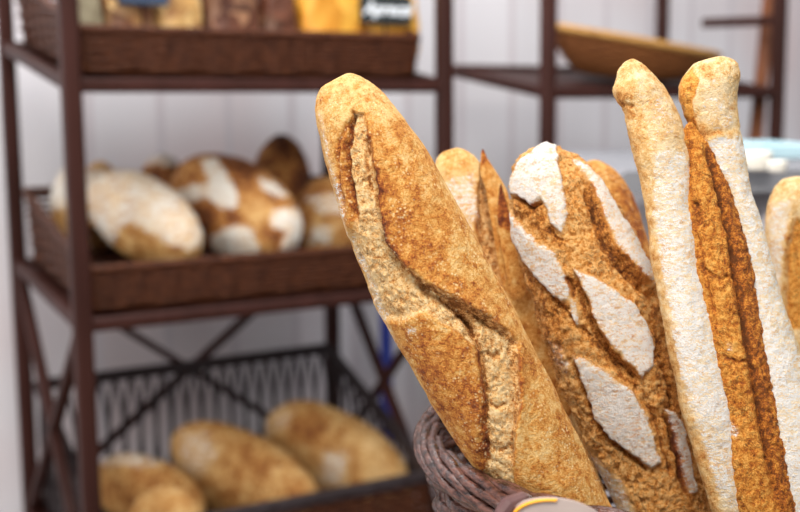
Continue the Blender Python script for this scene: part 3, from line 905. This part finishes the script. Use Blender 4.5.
# C: scored, floured baguette
C_fe = [
    ('flour', [(512, 183), (520, 162), (533, 150), (547, 144), (556, 148), (558, 165), (562, 190), (568, 212), (562, 234), (553, 224), (548, 208), (540, 200), (531, 206), (523, 198), (514, 194)], 0.9, 2.5, 4.0),
    ('flour', [(511, 212), (522, 226), (538, 240), (556, 254), (567, 276), (572, 300), (562, 302), (548, 292), (532, 270), (520, 252), (513, 236)], 0.77, 2.9, 3.5),
    ('flour', [(571, 160), (585, 166), (600, 184), (618, 214), (640, 250), (656, 284), (650, 288), (634, 272), (614, 250), (604, 226), (594, 198), (582, 178)], 0.85, 2.5, 4.0),
    ('flour', [(574, 267), (590, 276), (614, 290), (634, 306), (646, 326), (652, 348), (650, 366), (640, 378), (632, 368), (612, 348), (600, 330), (588, 298)], 0.85, 2.5, 4.0),
    ('flour', [(575, 355), (592, 362), (612, 374), (634, 394), (648, 420), (660, 462), (652, 468), (634, 456), (612, 438), (596, 418), (588, 388)], 0.83, 2.8, 4.0),
    ('flour', [(571, 299), (577, 302), (579, 316), (577, 328), (571, 318)], 0.72, 1.7, 1.0),
    ('flour', [(663, 408), (672, 412), (683, 428), (690, 462), (697, 492), (688, 494), (680, 470), (674, 436)], 0.81, 2.1, 3.0),
    ('flour', [(588, 450), (604, 462), (622, 480), (640, 520), (625, 530), (604, 492)], 0.5, 4.6, 1.0),
    ('flour', [(548, 335), (562, 345), (572, 365), (568, 380), (555, 362)], 0.41, 4.6, 0),
    ('bake', [(512, 195), (540, 203), (552, 224), (556, 246), (540, 236), (516, 214)], 0.28, 4),
    ('groove', [(514, 197), (524, 201), (532, 208), (543, 203)], 6, 2.04, 0.53),
    ('groove', [(548, 226), (556, 238), (564, 240)], 4, 2.04, 0.38),
    ('ear', [(581, 176), (592, 198), (602, 228), (612, 250), (634, 274), (654, 292)], -7, 6, 3.5, 8, 0.41),
    ('groove', [(584, 190), (594, 212), (600, 236), (612, 256), (634, 280), (656, 300)], 7, 2.72, 0.48),
    ('groove', [(600, 255), (618, 268), (632, 282), (640, 295)], 5, 2.04, 0.43),
    ('ear', [(573, 268), (587, 300), (599, 330), (611, 349), (632, 370), (640, 380)], -6, 6, 3, 8, 0.38),
    ('groove', [(572, 276), (582, 304), (594, 332), (608, 353), (630, 374), (638, 382)], 5, 2.18, 0.43),
    ('groove', [(566, 276), (572, 290), (574, 300)], 7, 2.18, 0.67),
    ('groove', [(575, 326), (590, 336), (606, 356), (626, 378), (642, 392)], 5, 2.72, 0.4),
    ('groove', [(572, 360), (584, 388), (594, 420), (612, 442), (634, 460), (650, 472)], 6, 2.18, 0.43),
    ('groove', [(655, 330), (662, 360), (668, 390), (672, 415)], 4, 2.72, 0.34),
    ('groove', [(664, 415), (674, 440), (680, 470), (688, 500)], 6, 2.38, 0.58),
    ('groove', [(642, 392), (656, 420), (664, 446), (672, 480)], 5, 2.72, 0.38),
    ('groove', [(536, 275), (552, 296), (566, 312), (576, 330)], 4, 2.38, 0.34),
    ('bake', [(520, 250), (545, 290), (565, 310), (560, 380), (600, 470), (585, 470), (540, 360)], 0.26, 8),  # lower left darkened in colour for the shade beside the front baguette
    ('bake', [(652, 290), (668, 330), (680, 400), (700, 500), (690, 520), (662, 420), (652, 360)], 0.18, 8)]
C = bread('baguette', M['deep_crust'], ((547, 144), (720, 700)),
    [(530, 149), (518, 162), (512, 180), (510, 205), (514, 240), (526, 285), (540, 330), (558, 380), (580, 430), (604, 480), (625, 525), (680, 640)],
    [(562, 147), (580, 157), (596, 174), (614, 200), (636, 236), (655, 276), (670, 325), (684, 380), (696, 440), (710, 500), (722, 540), (760, 640)],
    0.815, 0.835, C_fe, ns=520, nf=180, nb=50, bake=0.28, crumb=0.85, lump=2.0, rough=0.6, seed=2, kd=0.80)
tag(C, 'scored brown baguette with white flour patches in the middle of the basket', 'baguette', G)

# D: tall split baguette
Dt = thing('baguette', at(800, 720, 0.77), 'tallest baguette split in two floured lobes at the top', 'baguette', G)
bread('crust_lobe', M['pale_crust'], ((631, 59), (800, 700)),
    [(624, 63), (618, 72), (617, 80), (613, 90), (617, 100), (625, 112), (627, 130), (635, 156), (640, 180), (646, 215), (652, 262), (662, 320), (676, 390), (696, 460), (716, 520), (760, 640)],
    [(638, 61), (650, 70), (663, 84), (675, 104), (684, 126), (688, 145), (691, 175), (694, 206), (704, 266), (720, 330), (738, 410), (752, 512), (800, 640)],
    0.765, 0.765, [
    ('flour', [(630, 62), (650, 70), (672, 100), (688, 140), (692, 200), (702, 262), (712, 300), (690, 300), (672, 240), (655, 160), (636, 96)], 0.32, 7.1, 0),
    ('flour', [(654, 150), (690, 150), (693, 205), (704, 268), (720, 330), (738, 410), (752, 512), (724, 512), (702, 440), (686, 400), (674, 340), (662, 270), (652, 200)], 0.64, 5.9, 0.6),
    ('flour', [(672, 255), (704, 268), (721, 335), (738, 410), (744, 455), (716, 440), (692, 410), (676, 340), (664, 260)], 0.78, 5.9, 0.6),
    ('bake', [(616, 80), (634, 120), (654, 260), (690, 430), (720, 520), (700, 520), (660, 400), (630, 200)], 0.02, 6),
    ('bake', [(610, 84), (622, 84), (624, 112), (614, 106)], 0.18, 3),
    ('groove', [(618, 108), (626, 104), (634, 106)], 2.5, 2.0, 0.2),
    ('ear', [(686, 138), (690, 175), (694, 206), (704, 268), (720, 332), (738, 412), (750, 500)], 2.5, 5, -2, 4, 0.25)],
    ns=440, nf=130, nb=40, bake=0.30, seed=51, parent=Dt, kd=0.95, lump=2.6, rough=0.8)
bread('crust_lobe', M['pale_crust'], ((715, 57), (860, 700)),
    [(705, 60), (694, 66), (687, 74), (680, 85), (679, 98), (686, 116), (694, 134), (703, 150), (711, 172), (718, 200), (726, 240), (733, 290), (743, 345), (757, 415), (773, 505), (805, 640)],
    [(728, 58), (737, 63), (741, 76), (737, 90), (737, 104), (741, 140), (750, 180), (762, 230), (778, 290), (798, 342), (815, 400), (835, 470), (852, 530), (880, 640)],
    0.772, 0.765, [
    ('flour', [(702, 78), (722, 72), (734, 96), (738, 130), (718, 134), (704, 120), (698, 96)], 0.36, 5.9, 0),
    ('flour', [(698, 140), (716, 134), (742, 136), (756, 190), (774, 270), (800, 350), (850, 520), (800, 560), (782, 500), (768, 420), (742, 345), (732, 290), (724, 236), (712, 180)], 0.66, 5.9, 1.0),
    ('flour', [(742, 290), (760, 300), (790, 345), (830, 480), (800, 520), (786, 490), (768, 420)], 0.81, 7.1, 0.5),
    ('crumb', [(680, 78), (694, 66), (699, 80), (694, 104), (698, 128), (690, 130), (680, 100)], 0.9, 3, 1, 1),
    ('bake', [(682, 110), (698, 122), (720, 132), (700, 136)], 0.30, 4),
    ('ear', [(694, 140), (704, 137), (714, 134), (724, 133)], 2.5, 5, -4, 4, 0.30),
    ('bake', [(690, 128), (706, 140), (728, 196), (742, 262), (760, 350), (790, 500), (778, 510), (748, 350), (730, 260), (714, 196)], 0.0, 4)],
    ns=440, nf=130, nb=40, bake=0.20, seed=53, parent=Dt, kd=0.85, lump=2.6, rough=0.8)
cm = bread('crumb', M['pale_crust'], ((690, 122), (835, 700)),
    [(684, 130), (680, 150), (682, 200), (690, 270), (704, 330), (724, 412), (738, 512), (790, 640)],
    [(697, 130), (712, 150), (735, 200), (752, 262), (766, 340), (782, 420), (800, 512), (840, 640)],
    0.762, 0.752, [
    ('crumb', [(660, 100), (800, 100), (860, 560), (700, 560)], 1.0, 4, 0, 1.3),
    ('bake', [(705, 144), (718, 152), (742, 210), (756, 262), (770, 340), (786, 420), (806, 520), (782, 520), (764, 430), (750, 352), (738, 282), (724, 208)], 0.34, 3),
    ('groove', [(704, 144), (714, 168), (724, 205), (733, 245), (738, 285), (748, 345), (762, 425), (780, 512)], 9, 3.6, 0.55),
    ('groove', [(694, 200), (699, 212), (697, 226)], 5, 3.2, 0.4),
    ('groove', [(690, 140), (688, 170), (692, 206), (702, 268), (718, 332)], 4, 3, 0.25),
    ('groove', [(722, 356), (738, 362), (750, 360)], 3, 2.2, 0.4),
    ('groove', [(706, 270), (720, 282), (730, 276)], 2.5, 2.2, 0.3),
    ('flour', [(726, 340), (732, 342), (734, 352), (728, 350)], 0.5, 4, 0),
    ('flour', [(728, 420), (740, 428), (738, 440), (730, 436)], 0.5, 4, 0)],
    ns=420, nf=90, nb=20, bake=0.38, crumb=0.0, seed=55, parent=Dt, kd=0.60, lump=1.6, rough=0.8, end_cap=0.08)
cm['label'] = 'orange brown crumb inside the split'

# E: far right, F: behind between C and D
E = bread('baguette', M['pale_crust'], ((802, 176), (800, 690)),
    [(785, 178), (773, 188), (767, 204), (765, 240), (768, 300), (768, 400), (766, 520), (766, 640)],
    [(818, 178), (830, 188), (836, 204), (838, 240), (838, 300), (836, 400), (834, 520), (834, 640)],
    0.90, 0.885, [('flour', [(770, 205), (792, 200), (786, 240), (782, 300), (768, 300)], 0.60, 6, 0.5),
    ('crumb', [(796, 215), (812, 225), (812, 330), (786, 330), (786, 255)], 0.8, 4, 3, 1.2),
    ('ear', [(796, 212), (787, 250), (785, 290), (788, 330)], 3, 6, -3, 5, 0.3)],
    ns=260, nf=90, nb=30, bake=0.20, seed=61, kd=0.9)
tag(E, 'tan baguette at the far right edge behind the tallest one', 'baguette', G)
Fb = bread('baguette', M['gold_crust'], ((592, 160), (700, 640)),
    [(582, 166), (577, 178), (578, 200), (590, 250), (610, 320), (630, 400), (650, 500), (668, 600)],
    [(606, 164), (620, 176), (632, 194), (642, 218), (652, 250), (668, 320), (688, 400), (705, 500), (722, 600)],
    0.945, 0.945, [('bake', [(618, 180), (640, 200), (650, 260), (628, 240)], 0.30, 5)], ns=220, nf=80, nb=30, bake=0.40, seed=63, kd=0.85)
tag(Fb, 'golden brown baguette half hidden behind the scored and the tallest ones', 'baguette', G)

# ------------------------------------------------------------------ tag on the basket rim
tg_c = at(558, 526, 0.603)
tg = thing('basket_tag', tg_c, 'grey oval tag with an orange yellow border clipped on the basket rim', 'tag')
def disc(rx, ry, th, off, name, mat, a0=0, a1=2*math.pi, inner=None):
    ang = math.radians(8)
    X = RT * math.cos(ang) - UP * math.sin(ang); Y = RT * math.sin(ang) + UP * math.cos(ang)
    m = MB(); n = 48
    px = 0.603 / F
    if inner is None:
        ring = [tg_c + (rx*math.cos(t)*X + ry*math.sin(t)*Y) * px for t in np.linspace(0, 2*math.pi, n, endpoint=False)]
        q = [p + FW*(off) for p in ring] + [p + FW*(off+th) for p in ring]
        m.add(q, [tuple(range(n)), tuple(range(2*n-1, n-1, -1))] + [(k, n+k, n+(k+1) % n, (k+1) % n) for k in range(n)])
    else:
        m.tube([tg_c + (rx*math.cos(t)*X + ry*math.sin(t)*Y) * px + FW*off for t in np.linspace(a0, a1, 40)], inner, 8)
    return m.build(name, mat, tg, inner is not None)
disc(52, 27, 0.004, 0.0, 'face', M['tag_face'])
disc(47, 25.5, 0, -0.0006, 'border', M['tag_yellow'], math.radians(96), math.radians(178), inner=0.0009)
m = MB(); m.tube([at(500, 516, 0.604), at(508, 505, 0.606), at(522, 499, 0.612), at(530, 502, 0.618)], [0.004, 0.005, 0.004, 0.002], 10); m.build('clip', M['tag_clip'], tg, False)
